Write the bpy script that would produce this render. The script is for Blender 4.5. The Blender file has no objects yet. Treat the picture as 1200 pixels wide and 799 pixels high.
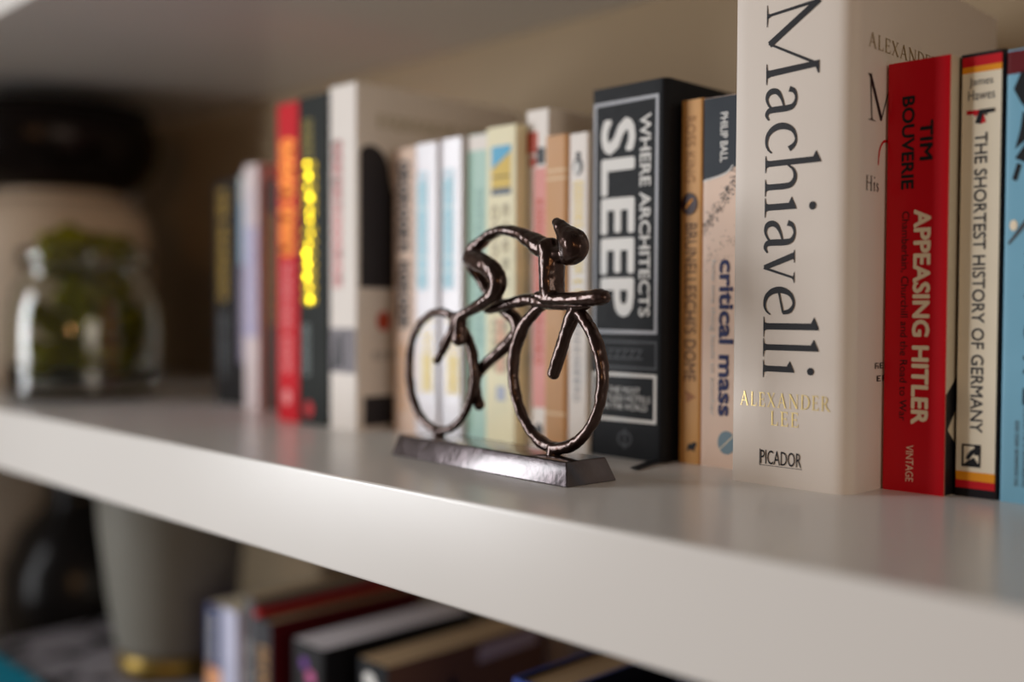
import bpy, bmesh, math, random
from mathutils import Vector, Matrix, noise

C = bpy.context.scene.collection
SC = bpy.context.scene
R = math.radians

# ------------------------------------------------------------------ camera
cam_d = bpy.data.cameras.new('camera')
cam_d.sensor_width = 36.0
cam_d.lens = 36.99
cam_d.clip_start = 0.02
cam_d.clip_end = 50
cam_d.dof.use_dof = True
cam_d.dof.focus_distance = 0.508
cam_d.dof.aperture_fstop = 1.95
cam = bpy.data.objects.new('camera', cam_d)
C.objects.link(cam)
_yaw, _pitch, _roll = R(45.194), R(1.738), R(0.243)
_f = Vector((-math.sin(_yaw) * math.cos(_pitch), math.cos(_yaw) * math.cos(_pitch), -math.sin(_pitch)))
_r = Vector((math.cos(_yaw), math.sin(_yaw), 0))
_u = _r.cross(_f)
_r2 = math.cos(_roll) * _r + math.sin(_roll) * _u
_u2 = -math.sin(_roll) * _r + math.cos(_roll) * _u
cam.matrix_world = Matrix(((_r2.x, _u2.x, -_f.x, 0), (_r2.y, _u2.y, -_f.y, 0),
                           (_r2.z, _u2.z, -_f.z, 0.0837), (0, 0, 0, 1)))
SC.camera = cam

# ------------------------------------------------------------------ world, lights, exposure
SC.view_settings.view_transform = 'Standard'
SC.view_settings.look = 'None'
SC.view_settings.exposure = 0.0
SC.view_settings.gamma = 1.0
SC.view_settings.use_curve_mapping = False

world = bpy.data.worlds.new('room_light')
SC.world = world
world.use_nodes = True
world.node_tree.nodes['Background'].inputs['Color'].default_value = (1.0, 0.87, 0.76, 1)
world.node_tree.nodes['Background'].inputs['Strength'].default_value = 0.078


def area_light(name, loc, target, sx, sy, power, col):
    d = bpy.data.lights.new(name, 'AREA')
    d.shape = 'RECTANGLE'
    d.size, d.size_y, d.energy, d.color = sx, sy, power, col
    o = bpy.data.objects.new(name, d)
    o.location = loc
    o.rotation_euler = (Vector(target) - Vector(loc)).to_track_quat('-Z', 'Y').to_euler()
    C.objects.link(o)
    return o


area_light('window_daylight', (-2.15, -0.95, 0.26), (-2.15, 0.40, 0.26), 1.35, 1.25, 82, (0.955, 0.975, 1.0))
area_light('warm_fill_right', (1.9, -0.30, 0.32), (-0.5, 0.42, 0.08), 0.9, 0.8, 9.5, (1.0, 0.85, 0.70))  # added warm fill from the right, aimed along the right-facing covers
area_light('room_lamp', (0.62, -1.1, 0.27), (-0.9, 0.40, 0.08), 0.13, 0.13, 2.2, (1.0, 0.54, 0.22))

# ------------------------------------------------------------------ materials


def lin(c):
    def f(v):
        v /= 255.0
        return v / 12.92 if v <= 0.04045 else ((v + 0.055) / 1.055) ** 2.4
    return (f(c[0]), f(c[1]), f(c[2]), 1)


MATS = {}


def mat(name, col, rough=0.5, metal=0.0, spec=0.22, var=0.04, scale=60.0, bump=0.0, bscale=300.0, coat=0.0):
    """principled surface with gentle procedural colour and roughness variation"""
    if name in MATS:
        return MATS[name]
    m = bpy.data.materials.new(name)
    m.use_nodes = True
    nt = m.node_tree
    b = nt.nodes['Principled BSDF']
    tc = nt.nodes.new('ShaderNodeTexCoord')
    n = nt.nodes.new('ShaderNodeTexNoise')
    n.inputs['Scale'].default_value = scale
    n.inputs['Detail'].default_value = 4
    nt.links.new(tc.outputs['Object'], n.inputs['Vector'])
    mx = nt.nodes.new('ShaderNodeMix')
    mx.data_type = 'RGBA'
    c = lin(col)
    mx.inputs['A'].default_value = tuple(v * (1 - var) for v in c[:3]) + (1,)
    mx.inputs['B'].default_value = tuple(min(1, v * (1 + var)) for v in c[:3]) + (1,)
    nt.links.new(n.outputs['Fac'], mx.inputs['Factor'])
    nt.links.new(mx.outputs['Result'], b.inputs['Base Color'])
    mr = nt.nodes.new('ShaderNodeMapRange')
    mr.inputs['To Min'].default_value = max(0.02, rough * 0.85)
    mr.inputs['To Max'].default_value = min(1, rough * 1.15)
    nt.links.new(n.outputs['Fac'], mr.inputs['Value'])
    nt.links.new(mr.outputs['Result'], b.inputs['Roughness'])
    b.inputs['Metallic'].default_value = metal
    b.inputs['Specular IOR Level'].default_value = spec
    b.inputs['Coat Weight'].default_value = coat
    b.inputs['Coat Roughness'].default_value = 0.15
    if bump:
        n2 = nt.nodes.new('ShaderNodeTexNoise')
        n2.inputs['Scale'].default_value = bscale
        n2.inputs['Detail'].default_value = 5
        nt.links.new(tc.outputs['Object'], n2.inputs['Vector'])
        bp = nt.nodes.new('ShaderNodeBump')
        bp.inputs['Strength'].default_value = bump
        bp.inputs['Distance'].default_value = 0.002
        nt.links.new(n2.outputs['Fac'], bp.inputs['Height'])
        nt.links.new(bp.outputs['Normal'], b.inputs['Normal'])
    MATS[name] = m
    return m


def paper_mat(name, col):
    """page edges: fine stripes across the block's thickness"""
    if name in MATS:
        return MATS[name]
    m = mat(name, col, 0.9, spec=0.2)
    nt = m.node_tree
    b = nt.nodes['Principled BSDF']
    tc = nt.nodes.new('ShaderNodeTexCoord')
    w = nt.nodes.new('ShaderNodeTexWave')
    w.wave_type = 'BANDS'
    w.bands_direction = 'X'
    w.inputs['Scale'].default_value = 900
    w.inputs['Distortion'].default_value = 1.5
    nt.links.new(tc.outputs['Object'], w.inputs['Vector'])
    bp = nt.nodes.new('ShaderNodeBump')
    bp.inputs['Strength'].default_value = 0.25
    bp.inputs['Distance'].default_value = 0.0005
    nt.links.new(w.outputs['Fac'], bp.inputs['Height'])
    nt.links.new(bp.outputs['Normal'], b.inputs['Normal'])
    return m


M_SHELF = mat('white_lacquer', (226, 222, 217), 0.24, spec=0.42, var=0.012, scale=9, bump=0.003, bscale=60)
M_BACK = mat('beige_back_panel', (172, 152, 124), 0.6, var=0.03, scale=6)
M_PAGES = paper_mat('page_paper', (214, 200, 172))
M_PAGES_W = paper_mat('white_page_paper', (222, 216, 220))
M_PAGES_T = paper_mat('tan_page_paper', (188, 160, 124))
M_BLACKINK = mat('black_ink', (30, 28, 32), 0.5)

# ------------------------------------------------------------------ mesh helpers


def link_mesh(name, bm, m, parent=None, smooth=False):
    me = bpy.data.meshes.new(name)
    bm.to_mesh(me)
    bm.free()
    for k in (m if isinstance(m, (list, tuple)) else [m]):
        me.materials.append(k)
    if smooth:
        for p in me.polygons:
            p.use_smooth = True
    o = bpy.data.objects.new(name, me)
    C.objects.link(o)
    if parent is not None:
        o.parent = parent
    return o


def tag(o, label, cat=None, group=None, kind=None):
    o['label'] = label
    if cat:
        o['category'] = cat
    if group:
        o['group'] = group
    if kind:
        o['kind'] = kind
    return o


def thing(name, loc, label, cat, group=None, rz=0.0):
    o = bpy.data.objects.new(name, None)
    o.empty_display_size = 0.02
    o.location = loc
    o.rotation_euler = (0, 0, rz)
    C.objects.link(o)
    return tag(o, label, cat, group)


def box_bm(x0, x1, y0, y1, z0, z1, bevel=0.0, seg=3):
    bm = bmesh.new()
    bmesh.ops.create_cube(bm, size=1.0)
    for v in bm.verts:
        v.co = Vector((x0 + (v.co.x + .5) * (x1 - x0), y0 + (v.co.y + .5) * (y1 - y0), z0 + (v.co.z + .5) * (z1 - z0)))
    if bevel:
        bmesh.ops.bevel(bm, geom=bm.edges[:], offset=bevel, segments=seg, profile=0.5, affect='EDGES')
    return bm


def lathe_bm(prof, n=64, closed=False):
    bm = bmesh.new()
    rings = []
    for (r, z) in prof:
        if r < 1e-6:
            rings.append([bm.verts.new((0, 0, z))])
        else:
            rings.append([bm.verts.new((r * math.cos(2 * math.pi * k / n), r * math.sin(2 * math.pi * k / n), z)) for k in range(n)])
    pairs = list(zip(rings[:-1], rings[1:]))
    if closed:
        pairs.append((rings[-1], rings[0]))
    for a, b in pairs:
        for k in range(n):
            q = (k + 1) % n
            if len(a) == 1 and len(b) == 1:
                continue
            if len(a) == 1:
                bm.faces.new((a[0], b[q], b[k]))
            elif len(b) == 1:
                bm.faces.new((a[k], a[q], b[0]))
            else:
                bm.faces.new((a[k], a[q], b[q], b[k]))
    bmesh.ops.recalc_face_normals(bm, faces=bm.faces[:])
    return bm


def catmull(pts, per=8):
    n = len(pts)
    out = []
    for i in range(n - 1):
        p0, p1, p2, p3 = pts[max(0, i - 1)], pts[i], pts[i + 1], pts[min(n - 1, i + 2)]
        for k in range(per):
            t = k / per
            out.append(tuple(0.5 * (2 * b + (c - a) * t + (2 * a - 5 * b + 4 * c - d) * t * t + (3 * b - a - 3 * c + d) * t ** 3)
                             for a, b, c, d in zip(p0, p1, p2, p3)))
    out.append(tuple(pts[-1]))
    return out


# ------------------------------------------------------------------ flat lettering
# every printed shape is a list of polygons in (s, t): s along the line of reading, t upwards
_font_cache = {}


def sans(body, bold=0.0):
    """tessellated outlines of a word in Blender's own sans, normalised to its box"""
    key = (body, bold)
    if key in _font_cache:
        return _font_cache[key]
    cu = bpy.data.curves.new('lettering_tmp', 'FONT')
    cu.body = body
    cu.size = 1.0
    cu.resolution_u = 3
    o = bpy.data.objects.new('lettering_tmp', cu)
    C.objects.link(o)
    dg = bpy.context.evaluated_depsgraph_get()
    dg.update()
    ev = o.evaluated_get(dg)
    me = ev.to_mesh()
    vs = [(v.co.x, v.co.y) for v in me.vertices]
    fs = [[vs[i] for i in p.vertices] for p in me.polygons]
    ev.to_mesh_clear()
    if bold > 0:
        base_ = fs
        fs = []
        for k in range(8):
            dx, dy = bold * math.cos(k * math.pi / 4), bold * math.sin(k * math.pi / 4)
            fs += [layer([(x + dx, y + dy) for x, y in p], k) for p in base_]
        fs += [layer(p, 8) for p in base_]
    bpy.data.objects.remove(o)
    bpy.data.curves.remove(cu)
    _font_cache[key] = fs
    return fs


def ribbon(pts, per=6):
    q = catmull(pts, per) if len(pts) > 2 else pts
    L, Rr = [], []
    for i, (x, y, w) in enumerate(q):
        a, b = q[max(0, i - 1)], q[min(len(q) - 1, i + 1)]
        dx, dy = b[0] - a[0], b[1] - a[1]
        d = math.hypot(dx, dy) or 1
        nx, ny = -dy / d * w / 2, dx / d * w / 2
        L.append((x + nx, y + ny))
        Rr.append((x - nx, y - ny))
    return [[Rr[i], Rr[i + 1], L[i + 1], L[i]] for i in range(len(q) - 1)]


def disc(x, y, rx, ry=None, n=18):
    ry = ry or rx
    return [[(x + rx * math.cos(2 * math.pi * k / n), y + ry * math.sin(2 * math.pi * k / n)) for k in range(n)]]


class Poly(list):
    """a printed polygon with its own hair-thin layer, so that overlapping strokes never share a plane"""
    k = 0


def layer(p, k):
    q = Poly(p)
    q.k = k
    return q


def rect(x0, x1, y0, y1):
    return [[(x0, y0), (x1, y0), (x1, y1), (x0, y1)]]


def bar_serif(x0, x1, y, xa, xb, up=1, h=.55, br=1.5):
    """slab with bracketed joints running into a stem between xa and xb"""
    s = up
    p = [[(x0, y), (x1, y), (x1, y + s * h * .7), (x0, y + s * h * .7)],
         [(x0, y + s * h * .6), (x1, y + s * h * .6), (xb + .5, y + s * h * 1.2), (xa - .5, y + s * h * 1.2)],
         [(xa - .5, y + s * h * 1.2), (xb + .5, y + s * h * 1.2), (xb, y + s * (h + br)), (xa, y + s * (h + br))]]
    return [q if s > 0 else q[::-1] for q in p]


def stem(x, y0, y1, w):
    return rect(x - w / 2, x + w / 2, y0, y1)


def flag(x, y, w):
    return [[(x - w / 2 - 2.6, y - 1.9), (x - w / 2, y - 3.4), (x + w / 2, y - 2.0), (x + w / 2, y + .5), (x + .4, y + .35)]]


def serif_glyph(c):
    """roman letters drawn stroke by stroke; lower-case body 16.2, capitals 27.5 units high"""
    w = 2.75
    if c == 'M':
        return (ribbon([(5.6, 0, 1.2), (3.4, 26.5, 1.5)]) + ribbon([(3.0, 27.3, 3.0), (18.4, 1.6, 3.1)]) +
                ribbon([(17.9, 1.2, 1.0), (30.6, 27.0, 1.3)]) + ribbon([(31.3, 0, 3.0), (30.2, 27.3, 2.7)]) +
                bar_serif(.8, 10.4, 0, 5.0, 6.2) + bar_serif(26.8, 36, 0, 29.9, 32.8) +
                [[(.2, 27.5), (.2, 26.9), (3, 25.6), (5, 26.4), (4.6, 27.5)]] + [[(29, 27.5), (29, 26), (31.5, 25.6), (34.4, 26.9), (34.4, 27.5)]])
    if c == 'a':
        return (ribbon([(2.4, 12.4, 2.5), (3.6, 14.9, 1.8), (6.6, 16, 1.2), (9.6, 14.6, 2.1), (10.5, 11.4, 2.7), (10.5, 3.4, 2.7), (11.2, 1.1, 2.2), (12.8, .5, 1.5), (14.8, 1.7, .7)]) +
                ribbon([(10.3, 9.9, .8), (6.2, 8.5, 1.3), (3.2, 6.4, 2.2), (2.3, 3.8, 2.6), (3.2, 1.4, 2.4), (5.6, .5, 1.4), (8.4, 1.7, 1.0), (10.2, 3.7, .9)]))
    if c == 'c':
        return ribbon([(12.4, 12.6, 2.7), (10.6, 15.2, 1.8), (7.9, 16.1, 1.1), (4.1, 14.2, 2.0), (2.1, 9.6, 2.9), (2.5, 5, 2.8), (5, 1.5, 2.1), (8.6, .5, 1.4), (11.5, 1.4, 1), (13.4, 3.4, .6)])
    if c == 'h':
        return (stem(4.2, 0, 27.6, w) + flag(4.2, 28.4, w) + bar_serif(.4, 8.2, 0, 2.9, 5.5) +
                ribbon([(5.2, 11.8, .8), (7.8, 15.0, 1.3), (11.2, 15.9, 1.9), (14.2, 14.0, 2.5), (14.9, 10.4, w), (14.9, 5, w), (14.9, 0, w)]) + bar_serif(11.2, 19, 0, 13.6, 16.2))
    if c == 'i':
        return stem(4.4, 0, 15.2, w) + flag(4.4, 16.2, w) + bar_serif(.4, 8.6, 0, 3.1, 5.7) + disc(4.9, 25.0, 1.75)
    if c == 'v':
        return (ribbon([(2.5, 15.8, 3.0), (8.0, .2, 2.5)]) + ribbon([(13.3, 15.8, 1.1), (8.1, -.2, 1.2)]) +
                bar_serif(-.2, 6, 16.2, 1.6, 3.6, -1, .5, .8) + bar_serif(10.6, 15.8, 16.2, 12.8, 13.8, -1, .5, .8))
    if c == 'e':
        return (ribbon([(2.6, 8.0, .95), (12.4, 10.4, 1.0)]) +
                ribbon([(12.3, 10.2, 1.7), (11.4, 14, 2.1), (8.2, 16, 1.3), (4.1, 14.2, 2.0), (2.1, 9.6, 2.9), (2.5, 5, 2.8), (5, 1.5, 2.1), (8.6, .5, 1.4), (11.3, 1.4, 1.0), (13.2, 3.6, .6)]))
    if c == 'l':
        return stem(4.4, 0, 27.6, w) + flag(4.4, 28.4, w) + bar_serif(.4, 8.8, 0, 3.1, 5.7)
    if c == 's':
        return ribbon([(8.6, 12.4, 1.9), (6.8, 15.4, 1.2), (4, 15.2, 1.7), (2.6, 12.4, 2.2), (4.6, 9.4, 2.6), (8, 6.6, 2.6), (8.9, 3.6, 2.2), (6.8, .9, 1.6), (3.6, .8, 1.2), (1.6, 3.8, 1.8)])
    if c == 'H':
        return (stem(5, 0, 27.5, 3) + stem(21, 0, 27.5, 3) + rect(5, 21, 13.4, 14.8) + bar_serif(1, 9, 0, 3.5, 6.5) + bar_serif(17, 25, 0, 19.5, 22.5) +
                bar_serif(1, 9, 27.5, 3.5, 6.5, -1) + bar_serif(17, 25, 27.5, 19.5, 22.5, -1))
    if c == 'A':
        return (ribbon([(3.6, 0, 1.5), (13, 27, 1.5)]) + ribbon([(12.4, 28, 3.4), (22.6, 0, 3.4)]) + rect(7, 19, 9, 10.3) +
                bar_serif(0, 8, 0, 3, 4.3) + bar_serif(18, 27, 0, 21, 24.2))
    if c == 'L':
        return stem(5, 0, 27.5, 3.2) + rect(5, 17, 0, 1.4) + [[(16, 0), (18, 0), (18.6, 7), (17.6, 7)]] + bar_serif(1, 9, 27.5, 3.4, 6.6, -1) + bar_serif(1, 6, 0, 3.4, 6.6)
    if c == 'E':
        return (stem(5, 0, 27.5, 3.2) + rect(5, 17, 0, 1.4) + rect(5, 16, 26.1, 27.5) + rect(5, 14, 13.4, 14.7) + [[(16, 0), (18, 0), (18.6, 6.5), (17.6, 6.5)]] +
                [[(16.6, 21.5), (17.4, 21.5), (17, 27.5), (15, 27.5)]] + [[(13.6, 11), (14.6, 11), (14.6, 17), (13.6, 17)]] + rect(1, 6, 0, .9) + rect(1, 6, 26.6, 27.5))
    if c == 'X':
        return (ribbon([(4, 27.2, 3.4), (21, .3, 3.4)]) + ribbon([(4, .3, 1.4), (20.5, 27.2, 1.4)]) + bar_serif(0, 8, 0, 3.4, 4.6) + bar_serif(17, 25.5, 0, 19.5, 22.5) +
                bar_serif(0, 8.4, 27.5, 2.5, 5.5, -1) + bar_serif(17, 24.4, 27.5, 20, 21, -1))
    if c == 'N':
        return (stem(5, 0, 27.5, 1.5) + ribbon([(4.4, 27.5, 3.4), (24, .6, 3.4)]) + stem(24.4, 0, 27.5, 1.5) + bar_serif(1, 9, 0, 4.2, 5.8) +
                bar_serif(20.4, 28.4, 27.5, 23.6, 25.2, -1) + rect(.6, 5, 26.6, 27.5))
    if c == 'D':
        return (stem(5, 0, 27.5, 3.2) + ribbon([(5, 26.9, 1.2), (12, 26.7, 1.4), (20, 23, 2.4), (23.6, 14, 3.4), (20, 4.6, 2.4), (12, .8, 1.4), (5, .6, 1.2)]) +
                rect(1, 5, 0, .9) + rect(1, 5, 26.6, 27.5))
    if c == 'R':
        return (stem(5, 0, 27.5, 3.2) + ribbon([(5, 26.9, 1.2), (11, 26.6, 1.5), (16, 23, 2.8), (15.6, 17, 2.6), (11, 13.8, 1.4), (6, 13.6, 1.2)]) +
                ribbon([(11, 13.8, 2.4), (17, 5, 3.2), (22, .6, 2.4), (25, .2, 1.0)]) + bar_serif(1, 9, 0, 3.4, 6.6) + rect(1, 5, 26.6, 27.5))
    return []


SER_W = dict(M=37, a=15.5, c=14.4, h=19.8, i=9.2, v=15.6, e=13.9, l=9.4, s=11, H=26.5, A=27, L=20, E=20, X=25.5, N=29, D=26, R=25)
SER_W[' '] = 12


def serif(word, track=1.2):
    out, x = [], 0
    for c in word:
        out += [[(a + x, b) for a, b in p] for p in serif_glyph(c)]
        x += SER_W[c] + track
    return out


def fit(polys, s0, s1, t0, t1):
    xs = [a for p in polys for a, _ in p]
    ys = [b for p in polys for _, b in p]
    ax, bx, ay, by = min(xs), max(xs), min(ys), max(ys)
    kx, ky = (s1 - s0) / max(1e-9, bx - ax), (t1 - t0) / max(1e-9, by - ay)
    return [layer([(s0 + (a - ax) * kx, t0 + (b - ay) * ky) for a, b in p], getattr(p, 'k', i % 9)) for i, p in enumerate(polys)]


def scribble(n, seed, gap=0.35):
    """a run of letter-like marks for print that the photograph leaves unreadable"""
    rnd = random.Random(seed)
    out, x = [], 0.0
    for k in range(n):
        if rnd.random() < gap * 0.4:
            x += 0.45
        kind = rnd.randrange(4)
        if kind != 1:
            out += rect(x, x + .18, 0, 1)
        if kind in (0, 2):
            out += rect(x, x + .6, .84, 1) + rect(x, x + .5, .42, .58)
        if kind in (0, 3):
            out += rect(x, x + .6, 0, .16)
        if kind in (1, 3):
            out += ribbon([(x + .55, .2, .16), (x + .6, .5, .18), (x + .5, .85, .16), (x + .2, .95, .16), (x + .05, .5, .18), (x + .2, .05, .16), (x + .5, .1, .16)], 3)
        if kind == 2:
            out += rect(x + .46, x + .62, 0, .5)
        x += .82
    return out


def bolden(polys, r):
    out = []
    for k in range(6):
        dx, dy = r * math.cos(k * math.pi / 3), r * math.sin(k * math.pi / 3)
        out += [layer([(x + dx, y + dy) for x, y in p], k) for p in polys]
    return out


# ------------------------------------------------------------------ books
LIFT = 0.00013
BOOKS = 'books standing in the row on the main shelf'
LOWER = 'books standing on the lower shelf'


class Book:
    """an upright book: wrap-round cover, page block and print laid on spine or front board.
    Spine print is placed in millimetres: u from the spine's left edge, v up from the foot."""

    def __init__(self, label, x0, x1, y0, h, cover, depth=0.128, hard=False, rc=1.2, rr=None, z=0.0,
                 pages=None, bulge=0.0, group=BOOKS, name='paperback_book', rz=0.0, side_mat=None):
        self.w, self.h, self.d = (x1 - x0) * 1000, h * 1000, depth * 1000
        self.rl, self.rr, self.bulge = rc, rr if rr is not None else rc, bulge
        self.hard = hard
        self.root = thing(name, ((x0 + x1) / 2, y0 + depth / 2, z), label, 'book', group, rz)
        t = 2.2 if hard else 0.5
        ov = 3.0 if hard else 0.15
        outer, inner = [], []
        W, D = self.w, self.d
        us = [0, .15, .5, 1] if self.rl > 0 else [0]
        left = [self.rl * (1 - math.cos(a * math.pi / 2)) for a in (0, .2, .4, .6, .8, 1)]
        right = [W - self.rr * (1 - math.cos(a * math.pi / 2)) for a in (1, .85, .7, .55, .4, .25, .12, 0)]
        mid = [left[-1] + (right[0] - left[-1]) * k / 10 for k in range(1, 10)]
        prof = left + mid + right
        outer = [(0, D)] + [(u, self.yf(u)) for u in prof] + [(W, D)]
        inner = [(t, D)] + [(t + (W - 2 * t) * u / W, max(t, t + self.yf(u) * (1 - t / max(self.rl, self.rr, t * 1.001)))) for u in prof] + [(W - t, D)]
        bm = bmesh.new()
        n = len(outer)
        vo = [[bm.verts.new(self.P(u, y, z_)) for (u, y) in outer] for z_ in (0, self.h)]
        vi = [[bm.verts.new(self.P(u, y, z_)) for (u, y) in inner] for z_ in (0, self.h)]
        for k in range(n - 1):
            bm.faces.new((vo[0][k], vo[0][k + 1], vo[1][k + 1], vo[1][k]))
            bm.faces.new((vi[0][k + 1], vi[0][k], vi[1][k], vi[1][k + 1]))
            bm.faces.new((vo[0][k + 1], vo[0][k], vi[0][k], vi[0][k + 1]))
            bm.faces.new((vo[1][k], vo[1][k + 1], vi[1][k + 1], vi[1][k]))
        for k in (0, n - 1):
            bm.faces.new((vo[0][k], vi[0][k], vi[1][k], vo[1][k]))
        bmesh.ops.recalc_face_normals(bm, faces=bm.faces[:])
        mats = [cover]
        if side_mat:
            mats.append(side_mat)
            for f in bm.faces:
                if f.normal.x > 0.8:
                    f.material_index = 1
        self.cover = link_mesh('cover', bm, mats, self.root, smooth=True)
        self.cover.data.set_sharp_from_angle(angle=R(40))
        pm = pages or M_PAGES
        a = self.P(t + .05, t + max(self.yf(W / 2), .6) + (1.5 if hard else .2), ov)
        b = self.P(W - t - .05, D - ov, self.h - ov)
        link_mesh('page_block', box_bm(a[0], b[0], a[1], b[1], a[2], b[2], .0003, 1), pm, self.root)

    def yf(self, u):
        y = self.bulge * (2 * u / self.w - 1) ** 2
        if self.rl and u < self.rl:
            y += self.rl - math.sqrt(max(0, self.rl ** 2 - (self.rl - max(0, u)) ** 2))
        if self.rr and u > self.w - self.rr:
            q = min(self.rr, u - (self.w - self.rr))
            y += self.rr - math.sqrt(max(0, self.rr ** 2 - q ** 2))
        return y

    def P(self, u, y, v):
        return ((u - self.w / 2) / 1000, (y - self.d / 2) / 1000, v / 1000)

    def _mesh(self, name, quads, m, label=None, parent=None):
        bm = bmesh.new()
        for q in quads:
            try:
                bm.faces.new([bm.verts.new(c) for c in q])
            except ValueError:
                pass
        bmesh.ops.remove_doubles(bm, verts=bm.verts[:], dist=1e-7)
        o = link_mesh(name, bm, m, parent or self.root)
        if label:
            o['label'] = label
        return o

    def spine(self, name, polys, m, lift=1, label=None):
        """polys already in spine coordinates (u, v)"""
        L = LIFT * 1000 * lift
        q = [[self.P(u, self.yf(min(max(u, 0), self.w)) - L - .006 * getattr(p, 'k', i % 9), v) for u, v in p] for i, p in enumerate(polys)]
        return self._mesh(name, q, m, label)

    def patch(self, name, u0, u1, v0, v1, m, lift=1, label=None):
        n = 40
        polys = []
        for k in range(n):
            a, b = u0 + (u1 - u0) * k / n, u0 + (u1 - u0) * (k + 1) / n
            polys.append(layer([(a, v0), (b, v0), (b, v1), (a, v1)], 0))
        return self.spine(name, polys, m, lift, label)

    def down(self, name, polys, u0, u1, v0, v1, m, lift=2, label=None):
        """a line of print read from the head of the spine down to its foot"""
        p = fit(polys, -v1, -v0, u0, u1)
        return self.spine(name, [layer([(t, -s) for s, t in q], q.k) for q in p], m, lift, label)

    def across(self, name, polys, u0, u1, v0, v1, m, lift=2, label=None):
        return self.spine(name, fit(polys, u0, u1, v0, v1), m, lift, label)

    def board(self, name, polys, m, lift=1, label=None):
        """print on the right-hand board, in (distance from spine, height)"""
        x = self.w + LIFT * 1000 * lift
        return self._mesh(name, [[self.P(x + .006 * getattr(q, 'k', i % 9), s, t) for s, t in q] for i, q in enumerate(polys)], m, label)

    def left_board(self, name, polys, m, lift=1, label=None):
        x = -LIFT * 1000 * lift
        return self._mesh(name, [[self.P(x, s, t) for s, t in q[::-1]] for q in polys], m, label)


def frame_polys(u0, u1, v0, v1, w):
    return rect(u0, u1, v0, v0 + w) + rect(u0, u1, v1 - w, v1) + rect(u0, u0 + w, v0 + w, v1 - w) + rect(u1 - w, u1, v0 + w, v1 - w)


# ================================================================== bookcase
SH_T, GAP = 0.0486, 0.318
Y_F, Y_B = 0.3072, 0.64
X_L, X_R = -1.36, 0.42
Z_LOW = -SH_T - GAP
case = thing('bookcase', (-0.68, 0.47, -1.05), 'white bookcase with thick glossy shelves and a beige back', 'bookcase')


def case_part(name, x0, x1, y0, y1, z0, z1, m, bev=0.0):
    bx, by, bz = case.location
    return link_mesh(name, box_bm(x0 - bx, x1 - bx, y0 - by, y1 - by, z0 - bz, z1 - bz, bev), m, case, smooth=False)


for zt in (0.0, GAP + SH_T, Z_LOW, Z_LOW - GAP - SH_T):
    s = case_part('shelf', X_L, X_R, Y_F, Y_B, zt - SH_T, zt, M_SHELF, 0.0016)
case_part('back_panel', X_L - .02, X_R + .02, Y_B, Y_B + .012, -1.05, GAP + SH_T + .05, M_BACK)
case_part('side_panel', X_L - .03, X_L, Y_F, Y_B, -1.05, GAP + SH_T + .05, M_SHELF, 0.0016)
case_part('side_panel', X_R, X_R + .03, Y_F, Y_B, -1.05, GAP + SH_T + .05, M_SHELF, 0.0016)

# added out-of-view wall, shading the jar and the left part of the shelves
wl = link_mesh('shade_wall_left', box_bm(X_L - .15, X_L - .03, -0.27, Y_B + .012, -1.05, 1.5), mat('shade_wall_paint', (200, 186, 166), .8, var=.03, scale=4))
wl['kind'] = 'structure'
wl['label'] = 'added unseen wall that shades the left end of the bookcase'

# ================================================================== bronze cyclist
M_BRONZE = mat('dark_cast_bronze', (62, 43, 37), 0.29, metal=0.85, var=0.4, scale=90, bump=0.22, bscale=160, coat=0.45, spec=.5)
M_BRONZE_B = mat('polished_dark_bronze', (76, 68, 70), 0.3, metal=0.9, var=0.25, scale=70, bump=0.3, bscale=130, coat=0.8, spec=.5)
cyc = thing('cyclist_sculpture', (-0.4005, 0.3866, 0.0), 'dark bronze cyclist sculpture crouched over his bicycle on a slim base', 'sculpture', rz=R(-4.15))


FAT = 1.24


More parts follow.
